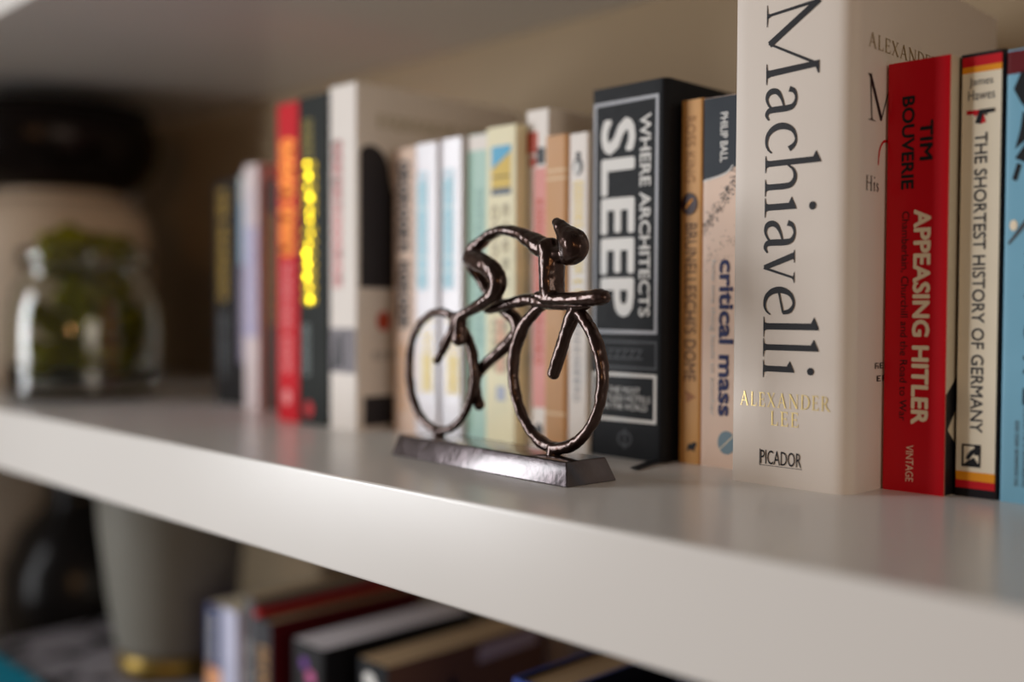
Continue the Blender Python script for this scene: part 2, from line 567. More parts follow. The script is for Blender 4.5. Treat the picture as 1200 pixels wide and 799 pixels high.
def tube_into(bm, pts, yoff=0.0, per=6, n=14, closed=False):
    """pts: (x, z, r_in_plane, r_across[, y]) in mm; swept in the sculpture's plane"""
    q = [tuple(p) + ((yoff,) if len(p) == 4 else ()) for p in pts]
    if closed:
        ext = [q[-1]] + q + [q[0], q[1]]
        path = []
        for i in range(1, len(ext) - 2):
            p0, p1, p2, p3 = ext[i - 1], ext[i], ext[i + 1], ext[i + 2]
            for k in range(per):
                t = k / per
                path.append(tuple(0.5 * (2 * b + (c - a) * t + (2 * a - 5 * b + 4 * c - d) * t * t + (3 * b - a - 3 * c + d) * t ** 3)
                                  for a, b, c, d in zip(p0, p1, p2, p3)))
    else:
        path = catmull(q, per)
    m = len(path)
    rings = []
    for i, (x, z, ra, rb, y) in enumerate(path):
        a = path[(i - 1) % m] if closed else path[max(0, i - 1)]
        b = path[(i + 1) % m] if closed else path[min(m - 1, i + 1)]
        t = Vector((b[0] - a[0], b[4] - a[4], b[1] - a[1]))
        t.normalize()
        across = Vector((0, 1, 0))
        nrm = across.cross(t).normalized()
        across = t.cross(nrm).normalized()
        c = Vector((x, y, z))
        rings.append((c, nrm, across, ra, rb, t))
    if not closed:   # rounded ends
        def cap(rg, sgn):
            c, nn, ac, ra, rb, t = rg
            out = []
            for f in (0.35, 0.65, 0.88, 0.985):
                k = math.sqrt(1 - f * f)
                out.append((c + t * sgn * f * min(ra, rb), nn, ac, ra * k, rb * k, t))
            return out
        rings = cap(rings[0], -1)[::-1] + rings + cap(rings[-1], 1)
    vs = []
    for c, nn, ac, ra, rb, t in rings:
        ra, rb = ra * FAT, rb * FAT
        vs.append([bm.verts.new((c + nn * ra * math.cos(2 * math.pi * k / n) + ac * rb * math.sin(2 * math.pi * k / n)) / 1000) for k in range(n)])
    fs = []
    cnt = len(vs)
    for i in range(cnt if closed else cnt - 1):
        a, b = vs[i], vs[(i + 1) % cnt]
        for k in range(n):
            fs.append(bm.faces.new((a[k], a[(k + 1) % n], b[(k + 1) % n], b[k])))
    if not closed:
        fs.append(bm.faces.new(vs[0][::-1]))
        fs.append(bm.faces.new(vs[-1]))
    bmesh.ops.recalc_face_normals(bm, faces=fs)


def cast(name, bm, parent, voxel=0.00055, m=None, rough=0.00045):
    """fuse overlapping limbs into one skin and give it a hand-cast, dented surface"""
    o = link_mesh(name, bm, m or M_BRONZE, parent)
    md = o.modifiers.new('fuse', 'REMESH')
    md.mode = 'VOXEL'
    md.voxel_size = voxel
    sm = o.modifiers.new('soften', 'SMOOTH')
    sm.factor = 0.5
    sm.iterations = 5
    dg = bpy.context.evaluated_depsgraph_get()
    dg.update()
    me = bpy.data.meshes.new_from_object(o.evaluated_get(dg))
    o.modifiers.clear()
    old = o.data
    o.data = me
    bpy.data.meshes.remove(old)
    ns = [v.normal.copy() for v in me.vertices]
    for v, nn in zip(me.vertices, ns):
        k = noise.noise(v.co * 150) + 0.45 * noise.noise(v.co * 380 + Vector((3, 1, 7)))
        v.co += nn * k * rough
    for p in me.polygons:
        p.use_smooth = True
    return o


# base: a bar with sloping sides
bm = bmesh.new()
hb = 11.4
bot = [(-74.2, -17), (71.8, -17), (71.8, 17), (-74.2, 17)]
top = [(-71.6, -13.4), (67.6, -13.4), (67.6, 13.4), (-71.6, 13.4)]
vb = [bm.verts.new((x / 1000, y / 1000, 0)) for x, y in bot]
vt = [bm.verts.new((x / 1000, y / 1000, hb / 1000)) for x, y in top]
bm.faces.new(vb[::-1])
bm.faces.new(vt)
for k in range(4):
    bm.faces.new((vb[k], vb[(k + 1) % 4], vt[(k + 1) % 4], vt[k]))
bmesh.ops.bevel(bm, geom=bm.edges[:], offset=0.0007, segments=3, profile=0.5, affect='EDGES')
base = link_mesh('base', bm, M_BRONZE_B, cyc, smooth=True)
base.data.set_sharp_from_angle(angle=R(25))

# rear wheel with its stay
bm = bmesh.new()
rw = []
for k in range(20):
    a = 2 * math.pi * k / 20
    wob = 1 + 0.02 * math.sin(3 * a + 1)
    rr_ = 2.05 + 0.22 * math.sin(2 * a + .5)
    rw.append((-51.6 + 31.0 * wob * math.cos(a), 48.3 + 33.6 * math.sin(a), rr_, rr_))
tube_into(bm, rw, 1.0, per=4, closed=True)
tube_into(bm, [(-35.7, 79.6, 2.6, 2.6), (-42.5, 68.7, 2.3, 2.3), (-54.4, 54.2, 2.0, 2.2)], 1.0)
tube_into(bm, [(-52.5, 15, 2.2, 2.6), (-52.5, 10.8, 2.6, 3.0)], 1.0)
cast('rear_wheel', bm, cyc)

# front wheel with its fork
bm = bmesh.new()
fw = []
for k in range(22):
    a = 2 * math.pi * k / 22
    wob = 1 + 0.02 * math.sin(2 * a + 2)
    rr_ = 2.45 + 0.25 * math.sin(3 * a)
    fw.append((45.6 + 31.9 * wob * math.cos(a), 51.0 + 36.2 * math.sin(a), rr_, rr_ * 1.05))
tube_into(bm, fw, 0, per=4, closed=True)
tube_into(bm, [(60.5, 85.6, 3.6, 2.8), (57.4, 79.8, 3.2, 2.7), (52.0, 69.1, 2.9, 2.6), (47.5, 58.6, 2.6, 2.5), (44.2, 51.4, 2.9, 2.6)], -.5)
tube_into(bm, [(44.2, 15, 2.5, 3.0), (44.2, 10.8, 3.2, 3.4)], 0)
cast('front_wheel', bm, cyc)

# frame: top tube and the web joining it to the front wheel under the handlebar
bm = bmesh.new()
tube_into(bm, [(-9.5, 83.2, 1.8, 2.0), (-2, 84.6, 2.3, 2.3), (7.5, 86.4, 2.5, 2.5), (22.3, 88.4, 2.6, 2.6), (33.7, 88.0, 3.0, 2.8), (42.0, 86.6, 2.8, 2.8)], 1.0)
tube_into(bm, [(30.8, 87.6, 3.0, 2.6), (40, 87.0, 2.8, 2.8), (51.1, 86.4, 2.8, 2.8), (62.1, 86.4, 3.0, 2.8), (67.5, 86.6, 2.6, 2.6)], -1)
cast('frame', bm, cyc)

# rider: one continuous figure from helmet to both feet
bm = bmesh.new()
tube_into(bm, [(-23.6, 110.4, 3.3, 3.6), (-21.4, 113.6, 3.4, 3.8), (-15.6, 118.4, 2.9, 3.4), (-5.6, 123.2, 2.4, 3.0), (4.8, 124.9, 2.2, 3.0), (16.4, 123.0, 2.8, 3.4),
               (26.3, 119.0, 3.6, 4.2), (34.4, 115.2, 4.4, 5.0), (44.4, 111.0, 4.2, 4.6), (50.5, 110.6, 3.0, 3.4)], 0)
tube_into(bm, [(-21.5, 111.6, 4.0, 3.2, -1.0), (-12.5, 109.6, 4.3, 3.6, -4.0), (-3.6, 107.4, 4.2, 3.8, -6.0), (5.0, 103.8, 4.0, 3.8, -7), (9.3, 98.2, 3.9, 3.6, -7), (6.3, 92.0, 3.6, 3.4, -7),
               (-3.8, 86.4, 2.9, 3.0, -7), (-14, 83.0, 2.4, 2.7, -6.5), (-21.0, 80.6, 2.6, 3.0, -6), (-24.4, 77.6, 3.3, 3.2, -6), (-25.0, 72.0, 3.5, 3.0, -6), (-25.0, 66.6, 3.5, 3.0, -6)])
tube_into(bm, [(-24.5, 110.6, 3.2, 3.2, 1), (-20.6, 100.8, 2.7, 3.0, 5), (-12.7, 91.6, 2.8, 3.0, 6.5), (-2.8, 84.2, 3.0, 3.0, 7), (6.2, 78.4, 3.2, 3.0, 7), (9.0, 73.2, 3.2, 3.0, 7), (5.4, 68.4, 3.1, 2.9, 7),
               (-8.7, 59.2, 2.6, 2.7, 7), (-21.6, 50.8, 2.6, 2.8, 6.5), (-26.0, 44.0, 3.0, 2.8, 6), (-25.2, 37.0, 2.9, 2.6, 6), (-21.8, 30.4, 2.8, 2.5, 6)])
tube_into(bm, [(40.6, 115.0, 4.4, 5.2), (42.6, 109, 5.0, 5.8), (43.0, 102, 4.7, 5.8), (43.0, 95, 4.6, 5.6), (43.4, 90.4, 5.0, 5.2)], -.5)
tube_into(bm, [(36.5, 90.6, 2.0, 2.8), (42, 89.2, 2.8, 3.0), (50, 88.7, 2.6, 3.2), (60, 88.7, 2.7, 3.4), (70, 89.0, 3.0, 3.6), (78.5, 89.4, 3.3, 3.8), (82.0, 89.6, 2.6, 3.0)], -3)
tube_into(bm, [(45.6, 126.8, 2.0, 2.0), (48.0, 124.8, 2.8, 2.8), (51.6, 121.4, 4.0, 4.0), (55.6, 117.6, 5.9, 5.4), (58.2, 114.8, 6.5, 5.8), (58.0, 112.2, 6.0, 5.4), (55.4, 109.2, 4.0, 4.2), (53.4, 107.8, 2.6, 3.2)], 0)
tube_into(bm, [(42, 111.4, 3.6, 3.8), (50, 110.2, 3.2, 3.2), (56, 112, 3.4, 3.4)], 0)
rider = cast('rider', bm, cyc, voxel=0.0006)

# ================================================================== the books, right to left as the eye meets them
INK_W = mat('white_ink', (226, 224, 220), 0.5)
INK_NAVY = mat('navy_ink', (38, 44, 92), 0.5)
INK_CREAM = mat('cream_ink', (236, 222, 196), 0.5)
INK_GREY = mat('grey_ink', (112, 116, 120), 0.5)
INK_DGREY = mat('dark_grey_ink', (74, 76, 80), 0.5)
GOLD = mat('gold_foil', (232, 206, 138), 0.3, metal=0.55)
RED = mat('red_print', (200, 18, 32), 0.45)
ORANGE = mat('orange_print', (232, 150, 24), 0.5)
BLACK = mat('black_print', (24, 24, 28), 0.45)

# --- tall white hardback with the big black serif title
J_WHITE = mat('ivory_jacket', (219, 208, 197), 0.42, var=0.02, scale=30)
b = Book('tall white hardback with a huge black serif title running down its wide spine', -0.2897, -0.2279, 0.440, 0.245, J_WHITE,
         depth=0.163, hard=True, rc=1.5, rr=8.0, bulge=0.5, name='hardback_book')
Z = lambda px: 227.7 - (px + 2) * 0.3966
glyph_spans = [('M', -4, 92), ('a', 97, 135), ('c', 139, 174.5), ('h', 176, 225), ('i', 227, 250), ('a', 254, 293), ('v', 290, 329), ('e', 333, 367), ('l', 369, 393), ('l', 395, 417), ('i', 421, 442)]
polys = []
for ch, a_, b_ in glyph_spans:
    g = serif_glyph(ch)
    xs = [x for p in g for x, _ in p]
    k = (Z(a_) - Z(b_)) / (max(xs) - min(xs))
    for p in g:
        polys.append([(17.4 + t * 1.005, Z(a_) - (s - min(xs)) * k) for s, t in p])
b.spine('title_lettering', polys, M_BLACKINK, 2)
b.across('author_lettering', serif('ALEXANDER', 4), 4.6, 52.6, 37.4, 44.6, GOLD)
b.across('author_lettering', serif('LEE', 4), 21.8, 36.6, 29.0, 35.8, GOLD)
b.across('publisher_lettering', sans('PICADOR', -0.006), 16.6, 38.4, 10.2, 16.9, M_BLACKINK)
b.spine('publisher_rule', rect(16.0, 16.4, 9.7, 17.2) + rect(16.0, 38.8, 9.4, 9.65), M_BLACKINK, 2)
BRONZE_INK = mat('bronze_ink', (150, 128, 92), 0.5)
b.board('author_lettering', fit(serif('ALEXANDER LEE', 2), 13, 112, 203.5, 210.5), BRONZE_INK, 2)
b.board('title_lettering', fit(serif('M', 1), 13.5, 40, 170.6, 192), M_BLACKINK, 2)
b.board('title_lettering', fit(serif('achiavelli', 2), 43, 140, 170.6, 192), M_BLACKINK, 2)
b.board('cover_flourish', ribbon([(24.5, 151, .8), (25.5, 158, 1.1), (30, 162.5, 1.2), (36, 161.5, 1.2), (39, 155, 1.2), (35, 148, 1.0), (44, 146, 1.0), (60, 150, .8)]), RED, 2)
b.board('subtitle_lettering', fit(serif('His', 1.5), 12.6, 25, 138.6, 145.4), M_BLACKINK, 2)
b.board('quotation_lettering', fit(scribble(16, 5), 24, 110, 56.5, 59.5) + fit(scribble(14, 6), 26, 104, 50.5, 53.5), M_BLACKINK, 2)

# --- red paperback
C_RED = mat('red_cover', (198, 2, 24), 0.32, var=0.03, scale=20, coat=0.1)
C_PHOTO = mat('cream_photo_cover', (206, 192, 166), 0.4)
b = Book('red paperback with cream capitals, standing right of the tall white hardback', -0.2270, -0.1974, 0.471, 0.198, C_RED, depth=0.129, side_mat=C_PHOTO)
b.down('author_lettering', sans('BOUVERIE', .026), 7.4, 13.4, 139.5, 182, BLACK)
b.down('author_lettering', sans('TIM', .026), 16.0, 22.0, 152, 170, BLACK)
b.down('title_lettering', sans('APPEASING HITLER', .036), 13.6, 21.8, 31.5, 130, INK_CREAM)
b.down('subtitle_lettering', sans('Chamberlain, Churchill and the Road to War'), 7.6, 11.6, 32.8, 129.4, BLACK)
b.down('publisher_lettering', sans('VINTAGE', -.006), 11.6, 15.2, 5.0, 21.8, INK_CREAM)
b.board('cover_photograph', [[(0.4, 0.2), (128, 0.2), (128, 110), (100, 124), (70, 118), (40, 96), (20, 70), (9, 52), (0.4, 46)]], BLACK)
b.board('cover_photograph', [[(2, 30), (12, 22), (30, 26), (44, 40), (30, 46), (12, 40)]], C_PHOTO, 2)

# --- cream and black paperback with german flag bands
C_DARK = mat('near_black_cover', (26, 22, 26), 0.4)
C_CREAM = mat('cream_cover', (232, 222, 200), 0.45)
b = Book('cream-spined paperback banded black, red and gold at head and foot', -0.1966, -0.1773, 0.479, 0.1985, C_DARK, depth=0.129)
b.patch('cover_band', 1.0, 18.2, 11.4, 189.8, C_CREAM, label='cream spine panel')
b.patch('cover_band', 1.0, 18.2, 192.6, 197.0, RED, label='red band')
b.patch('cover_band', 1.0, 18.2, 189.8, 192.6, ORANGE, label='gold band')
b.patch('cover_band', 1.0, 18.2, 7.4, 11.4, ORANGE, label='gold band')
b.patch('cover_band', 1.0, 18.2, 3.9, 7.4, RED, label='red band')
b.across('author_lettering', sans('James'), 4.2, 14.6, 183.0, 187.6, INK_DGREY)
b.across('author_lettering', sans('Hawes'), 3.8, 15.4, 177.6, 182.0, INK_DGREY)


def pistol(u, v, s, k):
    return [[(u + s * a * k, v + bb * k) for a, bb in q] for q in
            ([(0, 0), (6.4, .5), (6.4, 2.2), (0, 2.2)], [(-.4, 2.2), (-2.2, -3.6), (.2, -4.2), (1.4, .4)], [(1.4, .2), (2.8, -.9), (3.0, .2)])]


b.spine('emblem', pistol(9.6, 171.0, -1, 1.0), RED, 2, 'red pistol emblem')
b.spine('emblem', pistol(9.2, 171.0, 1, 1.0), BLACK, 3, 'black pistol emblem')
b.down('title_lettering', sans('THE SHORTEST HISTORY OF GERMANY', .014), 7.0, 12.6, 29.2, 163, mat('iron_grey_ink', (54, 54, 58), .5))
b.spine('emblem', frame_polys(3.6, 12.0, 13.6, 23.8, .9) + [[(3.6, 13.6), (12, 13.6), (9, 18), (6, 16)]] + ribbon([(6, 17, 1.6), (8, 20, 2.0), (10.6, 22, 1.4)]) + rect(9.2, 12, 19, 23.6), BLACK, 2)

# --- light blue book at the right edge
C_BLUE = mat('sky_blue_cover', (120, 174, 200), 0.4)
b = Book('light blue book with dark figures and letters at the right end of the row', -0.1760, -0.1480, 0.478, 0.197, C_BLUE, depth=0.135)
b.patch('cover_band', 0.2, 24, 186.5, 196.4, mat('dark_red_print', (96, 10, 20), .5))
b.spine('cover_figure', [[(3, 180), (6, 187), (12, 188), (20, 184), (24, 176), (20, 168), (13, 166), (9, 170), (6, 174)], [(7, 170), (12, 166), (9, 158), (4, 154), (6, 162)],
                         [(13, 166), (20, 168), (22, 158), (16, 152)]], BLACK, 1)
b.spine('cover_figure', [[(4, 150), (9, 157), (18, 158), (22, 152), (18, 146), (10, 147)], [(3, 141), (5, 140), (7, 147), (5, 148)]], BLACK, 1)
b.spine('cover_figure', ribbon([(2, 113, 1.0), (6, 118, 1.6), (12, 126, 2.4), (18, 132, 3)]), INK_DGREY, 1)
b.spine('cover_figure', disc(4, 121, 1.6, 2.4), INK_CREAM, 2)
for body, v0, v1 in (('K', 101.5, 109.5), ('I', 89.4, 91.2), ('C', 71.5, 80), ('A', 56.5, 64.5), ('E', 43, 50.5)):
    b.down('title_lettering', sans(body, .03), 9.2, 17.0, v0, v1, BLACK)
b.down('subtitle_lettering', scribble(22, 11), 6.2, 7.8, 7.5, 36, INK_DGREY)
b.down('subtitle_lettering', scribble(26, 12), 9.6, 11.2, 7.5, 42, INK_DGREY)

# --- peach and slate paperback
C_PEACH = mat('peach_cover', (232, 204, 184), 0.45)
C_SLATE = mat('slate_cover', (40, 46, 54), 0.45, spec=.15)
b = Book('peach paperback with navy lower-case title and a slate head panel', -0.3298, -0.3042, 0.471, 0.1962, C_PEACH, depth=0.129)
hp = lambda u: 152.8 + .19 * u + .012 * max(0, u - 8) ** 2
strip = [0, .12, .3, .6, 1.0, 1.4] + [2 + k for k in range(23)] + [24.6, 25.0, 25.3]
b.spine('head_panel', [layer([(p, hp(p)), (q, hp(q)), (q, 196), (p, 196)], 0) for p, q in zip(strip[:-1], strip[1:])], C_SLATE, 1, 'slate head panel')
b.spine('head_panel_rule', ribbon([(0.2, 152.4, .9), (14, 155.2, .9), (19, 159.2, .9)]), INK_W, 2)
b.down('author_lettering', sans('PHILIP BALL', .018), 11.2, 15.8, 161.6, 187.6, INK_W)
rnd = random.Random(3)
dots = []
for k in range(240):
    u = rnd.uniform(0.5, 22)
    v = 118 + 1.35 * u + rnd.gauss(0, 3.0) + 6
    dots += disc(u, v, rnd.uniform(.18, .42), n=7)
for k in range(70):
    u = rnd.uniform(1, 22)
    dots += disc(u, 106 + .75 * u + rnd.gauss(0, 5), rnd.uniform(.15, .34), n=6)
for k in range(5):
    dots += [[(15 + k * 1.4, 156 + k * 1.6), (19.5 + k * 1.2, 156.6 + k * 1.8), (19.5 + k * 1.2, 157.4 + k * 1.8)]]
b.spine('cover_speckles', dots, INK_DGREY, 2)
b.down('title_lettering', sans('critical mass', .03), 11.3, 20.6, 27.4, 110.4, INK_NAVY)
b.down('subtitle_lettering', sans('how one thing leads to another'), 5.6, 9.2, 27, 110, mat('pale_blue_ink', (186, 192, 192), .5))
b.spine('emblem', disc(16.8, 13.6, 5.4, 6.2, 28), mat('blue_grey_print', (122, 146, 158), .5), 2)
b.spine('emblem_slash', ribbon([(12.4, 9.6, .6), (21.2, 17.6, .6)]), INK_CREAM, 3)

# --- tan paperback with thin dark capitals
C_TAN = mat('ochre_cover', (206, 152, 88), 0.42, var=0.08, scale=40)
INK_BR = mat('brown_ink', (92, 62, 40), 0.5)
b = Book('narrow ochre paperback with thin brown capitals and a round medallion', -0.3442, -0.3301, 0.471, 0.197, C_TAN, depth=0.129)
b.down('author_lettering', sans('ROSS KING', -.014), 3.0, 9.4, 152.4, 188, mat('faded_brown_ink', (168, 118, 66), .5))
b.spine('medallion', disc(6.0, 141, 5.0, 5.8, 28), mat('oxblood_print', (58, 34, 40), .4), 2)
b.spine('medallion_ring', [[(6 + 4.7 * math.cos(a), 141 + 5.4 * math.sin(a)), (6 + 5.3 * math.cos(a), 141 + 6.1 * math.sin(a)), (6 + 5.3 * math.cos(a2), 141 + 6.1 * math.sin(a2)), (6 + 4.7 * math.cos(a2), 141 + 5.4 * math.sin(a2))]
                            for a, a2 in ((2 * math.pi * k / 28, 2 * math.pi * (k + 1) / 28) for k in range(28))], INK_BR, 3)
b.spine('medallion_figure', ribbon([(3.4, 138.6, .8), (6.2, 141.6, 1.4), (8.4, 143.4, .8)]), ORANGE, 3)
b.down('title_lettering', sans("BRUNELLESCHI'S DOME", -.008), 3.6, 11.2, 45, 130.4, INK_BR)
b.spine('emblem', [[(4.2, 38), (10.6, 35.6), (10.6, 36.8), (4.2, 40)], [(5, 33), (10, 36), (5, 37.4)]], mat('faint_brown_print', (170, 112, 70), .5), 2)
b.spine('emblem', disc(8.8, 9.4, 2.6, 1.8) + disc(10.8, 11, 1.3, 1.2) + [[(5.4, 6.8), (9, 8), (7, 10)], [(8, 8), (11.6, 6.6), (10, 9)]], BLACK, 2)

# --- black hardback
C_BLK = mat('black_cloth_cover', (21, 22, 25), 0.55, spec=.15, var=0.06, scale=200, bump=0.05, bscale=900)
b = Book('thick black hardback lettered in bold white inside a pale frame', -0.3992, -0.3466, 0.461, 0.2092, C_BLK, depth=0.14, hard=True, rc=1.2, rr=4.0, name='hardback_book')
b.spine('frame_line', frame_polys(1.2, 47.4, 70.2, 201.0, 1.9), mat('pale_grey_ink', (178, 180, 186), .5), 1)
b.down('title_lettering', sans('SLEEP', .028), 6.8, 31.6, 79.6, 191.0, INK_W)
b.down('title_lettering', sans('WHERE ARCHITECTS', .018), 34.8, 42.4, 79.8, 191.4, INK_W)
b.spine('frame_line', frame_polys(1.2, 47.4, 50.6, 66.2, 1.2), INK_DGREY, 1)
b.across('subtitle_lettering', sans('ZZZZZ', .01), 12.0, 38, 56, 61.6, INK_DGREY)
b.spine('frame_line', frame_polys(1.2, 47.4, 20.8, 48, 1.9), INK_W, 1)
b.across('subtitle_lettering', sans('THE MOST'), 13.4, 36.2, 36.6, 40.2, INK_W)
b.across('subtitle_lettering', sans('STYLISH HOTELS'), 7.4, 43.2, 32.0, 35.6, INK_W)
b.across('subtitle_lettering', sans('IN THE WORLD'), 10.4, 41.2, 27.4, 31.0, INK_W)
ring = []
for k in range(28):
    a, a2 = 2 * math.pi * k / 28, 2 * math.pi * (k + 1) / 28
    ring.append([(25.4 + q * math.cos(t), 11 + q2 * math.sin(t)) for t, q, q2 in ((a, 4.0, 3.2), (a, 5.2, 4.4), (a2, 5.2, 4.4), (a2, 4.0, 3.2))])
b.spine('emblem', ring + rect(24.8, 26.0, 5.2, 16.8), INK_DGREY, 1)
# ribbon bookmark trailing out of the foot onto the shelf
bx, by, bz = b.root.location
bm = bmesh.new()
path = [(-0.3500, 0.4700, .0012), (-0.3492, 0.458, .0012), (-0.3478, 0.449, .0010), (-0.3452, 0.440, .0008), (-0.3426, 0.4305, .0006)]
rows = []
for i, (x, y, z) in enumerate(path):
    for dz in (0, .0004):
        rows.append([bm.verts.new((x - .0034 - bx, y + .0012 - by, z + dz)), bm.verts.new((x + .0034 - bx, y - .0008 - by, z + dz))])
lo, hi = rows[0::2], rows[1::2]
for q in (lo, hi):
    for i in range(len(q) - 1):
        bm.faces.new((q[i][0], q[i][1], q[i + 1][1], q[i + 1][0]))
for i in range(len(lo) - 1):
    for s in (0, 1):
        bm.faces.new((lo[i][s], lo[i + 1][s], hi[i + 1][s], hi[i][s]))
for i in (0, -1):
    bm.faces.new((lo[i][0], lo[i][1], hi[i][1], hi[i][0]))
bmesh.ops.recalc_face_normals(bm, faces=bm.faces[:])
o = link_mesh('ribbon_bookmark', bm, BLACK, b.root)
o['label'] = 'black ribbon bookmark'

# --- white penguin-format paperback
C_OFF = mat('off_white_cover', (228, 220, 212), 0.42)
YEL_S = mat('soft_yellow_ink', (240, 214, 130), 0.5)
b = Book('slim white paperback with yellow title and a small grey bird on its head', -0.4144, -0.3998, 0.458, 0.1856, C_OFF)
b.spine('emblem', disc(7.0, 166.4, 3.6, 5.2) + disc(7.2, 173, 1.9, 2.0), INK_DGREY, 2)
b.spine('emblem_breast', disc(6.4, 165.6, 2.0, 3.8), INK_W, 3)
b.down('title_lettering', scribble(15, 21), 3.8, 11.2, 92, 158, YEL_S)
b.down('author_lettering', scribble(12, 22), 4.3, 9.6, 30, 85, mat('light_grey_ink', (170, 170, 172), .5))

# --- light brown paperback with pale rules
C_BROWN = mat('light_brown_cover', (198, 148, 98), 0.45, var=.05)
b = Book('plain light brown paperback crossed by thin pale rules', -0.4332, -0.4150, 0.457, 0.1862, C_BROWN, rc=2.5)
for v in (164.6, 160, 21):
    b.patch('cover_band', .6, 17.6, v, v + 1.6, mat('pale_tan_print', (226, 196, 158), .5))

# --- white book with red print, taller
b = Book('white paperback with a red title strip, a little taller than its neighbours', -0.4526, -0.4336, 0.461, 0.204, C_OFF)
b.patch('cover_band', .8, 10, 178, 191, mat('brick_red_print', (196, 84, 62), .5))
b.patch('cover_band', 9, 16, 171, 181, BLACK)
b.patch('cover_band', 3, 8.6, 170, 176, mat('brick_red_print', (196, 84, 62), .5))
b.patch('title_strip', 6.8, 17.6, 24, 169, mat('pink_print', (222, 150, 142), .5), label='pink title strip')
b.down('title_lettering', scribble(17, 31), 8.6, 14.6, 50, 150, mat('brick_red_print', (196, 84, 62), .5))
b.spine('emblem', disc(12, 10, 3.4, 4.6), INK_DGREY, 2)

# --- cream book with picture
C_CR2 = mat('pale_cream_cover', (232, 224, 188), 0.45)
b = Book('cream paperback with a small blue and yellow beach picture on its spine', -0.4796, -0.4530, 0.453, 0.1960, C_CR2)
b.patch('cover_picture', 5.0, 22, 154, 184, mat('sand_print', (218, 188, 92), .5), label='beach picture')
b.spine('picture_sky', [[(5, 170), (22, 180), (22, 184), (5, 184)]], mat('azure_print', (92, 176, 214), .5), 2)
b.patch('picture_border', 5.0, 22, 154, 158, mat('slate_blue_print', (84, 100, 120), .5), 2)
b.spine('picture_detail', rect(6, 21, 164.6, 165.6), INK_BR, 3)
b.down('title_lettering', scribble(9, 41), 5.2, 10.6, 45, 148, mat('taupe_ink', (176, 166, 140), .5))
b.down('title_lettering', scribble(9, 42), 14.6, 20.4, 45, 148, mat('taupe_ink', (176, 166, 140), .5))
b.patch('cover_band', 10, 18, 44, 78, mat('faded_orange_print', (224, 176, 148), .5))
b.patch('cover_band', 10, 18, 27, 36, mat('faded_blue_print', (178, 184, 200), .5))

# --- mint book
C_MINT = mat('mint_cover', (174, 206, 194), 0.45)
b = Book('slim mint green paperback with a white head, left of the cream one', -0.5003, -0.4800, 0.456, 0.1942, C_MINT)
b.patch('cover_band', .6, 19.6, 184, 193.6, C_OFF, label='white head band')
b.patch('cover_band', .6, 5, 6, 184, mat('deep_mint_print', (150, 190, 172), .5))
b.down('title_lettering', scribble(14, 51), 8.6, 14, 60, 160, mat('sea_green_ink', (150, 190, 182), .5))

# --- twin pale books
AQUA = mat('aqua_ink', (150, 208, 228), 0.45)
PALE = mat('pale_lilac_cover', (216, 212, 218), 0.26, spec=0.5)
for k, (x0, x1, y0, h, lab) in enumerate(((-0.5216, -0.5012, 0.452, 0.1936, 'pale lilac paperback with aqua and yellow print, the right-hand of two alike'),
                                          (-0.5452, -0.5226, 0.450, 0.1926, 'pale lilac paperback with aqua and yellow print, the left-hand of two alike'))):
    b = Book(lab, x0, x1, y0, h, PALE)
    b.down('title_lettering', scribble(12, 61), 2.6, 13.2, 96, 174, AQUA)
    b.patch('cover_band', 2.2, 12.6, 98, 168, mat('pale_aqua_print', (190, 222, 232), .35))
    b.down('author_lettering', scribble(9, 62), 6.4, 18.4, 28, 78, YEL_S)
    b.patch('cover_band', 6.6, 18.0, 29, 54, mat('pale_yellow_print', (238, 224, 176), .4))

# --- peach-cream book with big black title
C_ROSE = mat('rosy_cream_cover', (216, 186, 164), 0.45)
b = Book('rosy cream paperback with chunky black title capitals down the spine', -0.5722, -0.5462, 0.453, 0.1925, C_ROSE)
b.down('title_lettering', bolden(scribble(14, 72), .055), 4.2, 18.2, 70, 184, BLACK)
b.down('author_lettering', scribble(11, 73), 7.4, 14, 14, 60, mat('soft_orange_ink', (220, 164, 104), .5))

# --- tall white hardback, left group
b = Book('tall white book with pale red title and a dark portrait on its front', -0.6146, -0.5832, 0.430, 0.2372, C_OFF, depth=0.155, hard=True, rr=2.0, name='hardback_book')
b.down('title_lettering', bolden(scribble(12, 81), .06), 4, 15, 98, 200, mat('pale_red_ink', (222, 150, 150), .5))
b.patch('spine_photograph', .3, 30, 39, 70, mat('smoke_print', (128, 122, 128), .5))
b.spine('spine_photograph', rect(20, 31, 39, 70) + [[(3, 40), (8, 64), (14, 68), (16, 44)]], mat('charcoal_print', (52, 50, 54), .5), 2)
b.board('cover_portrait', [[(2.5, 98), (56, 97), (57, 128), (54, 146), (48, 156), (38, 161), (31, 166), (29, 174), (27.5, 183), (24, 190), (18.5, 194.5), (12, 196), (7, 195), (2.5, 191)]], mat('charcoal_print', (52, 50, 54), .5), label='dark portrait')
b.board('cover_emblem', disc(23, 75, 6, 7), mat('brick_red_print', (196, 84, 62), .5))
b.board('cover_band', rect(6, 60, 2.5, 23), mat('charcoal_print', (52, 50, 54), .5))
b.board('cover_lettering', fit(scribble(10, 83), 14, 60, 48, 54), INK_GREY)
b.board('cover_lettering', fit(scribble(12, 84), 18, 120, 208, 218), mat('taupe_ink', (176, 166, 140), .5))

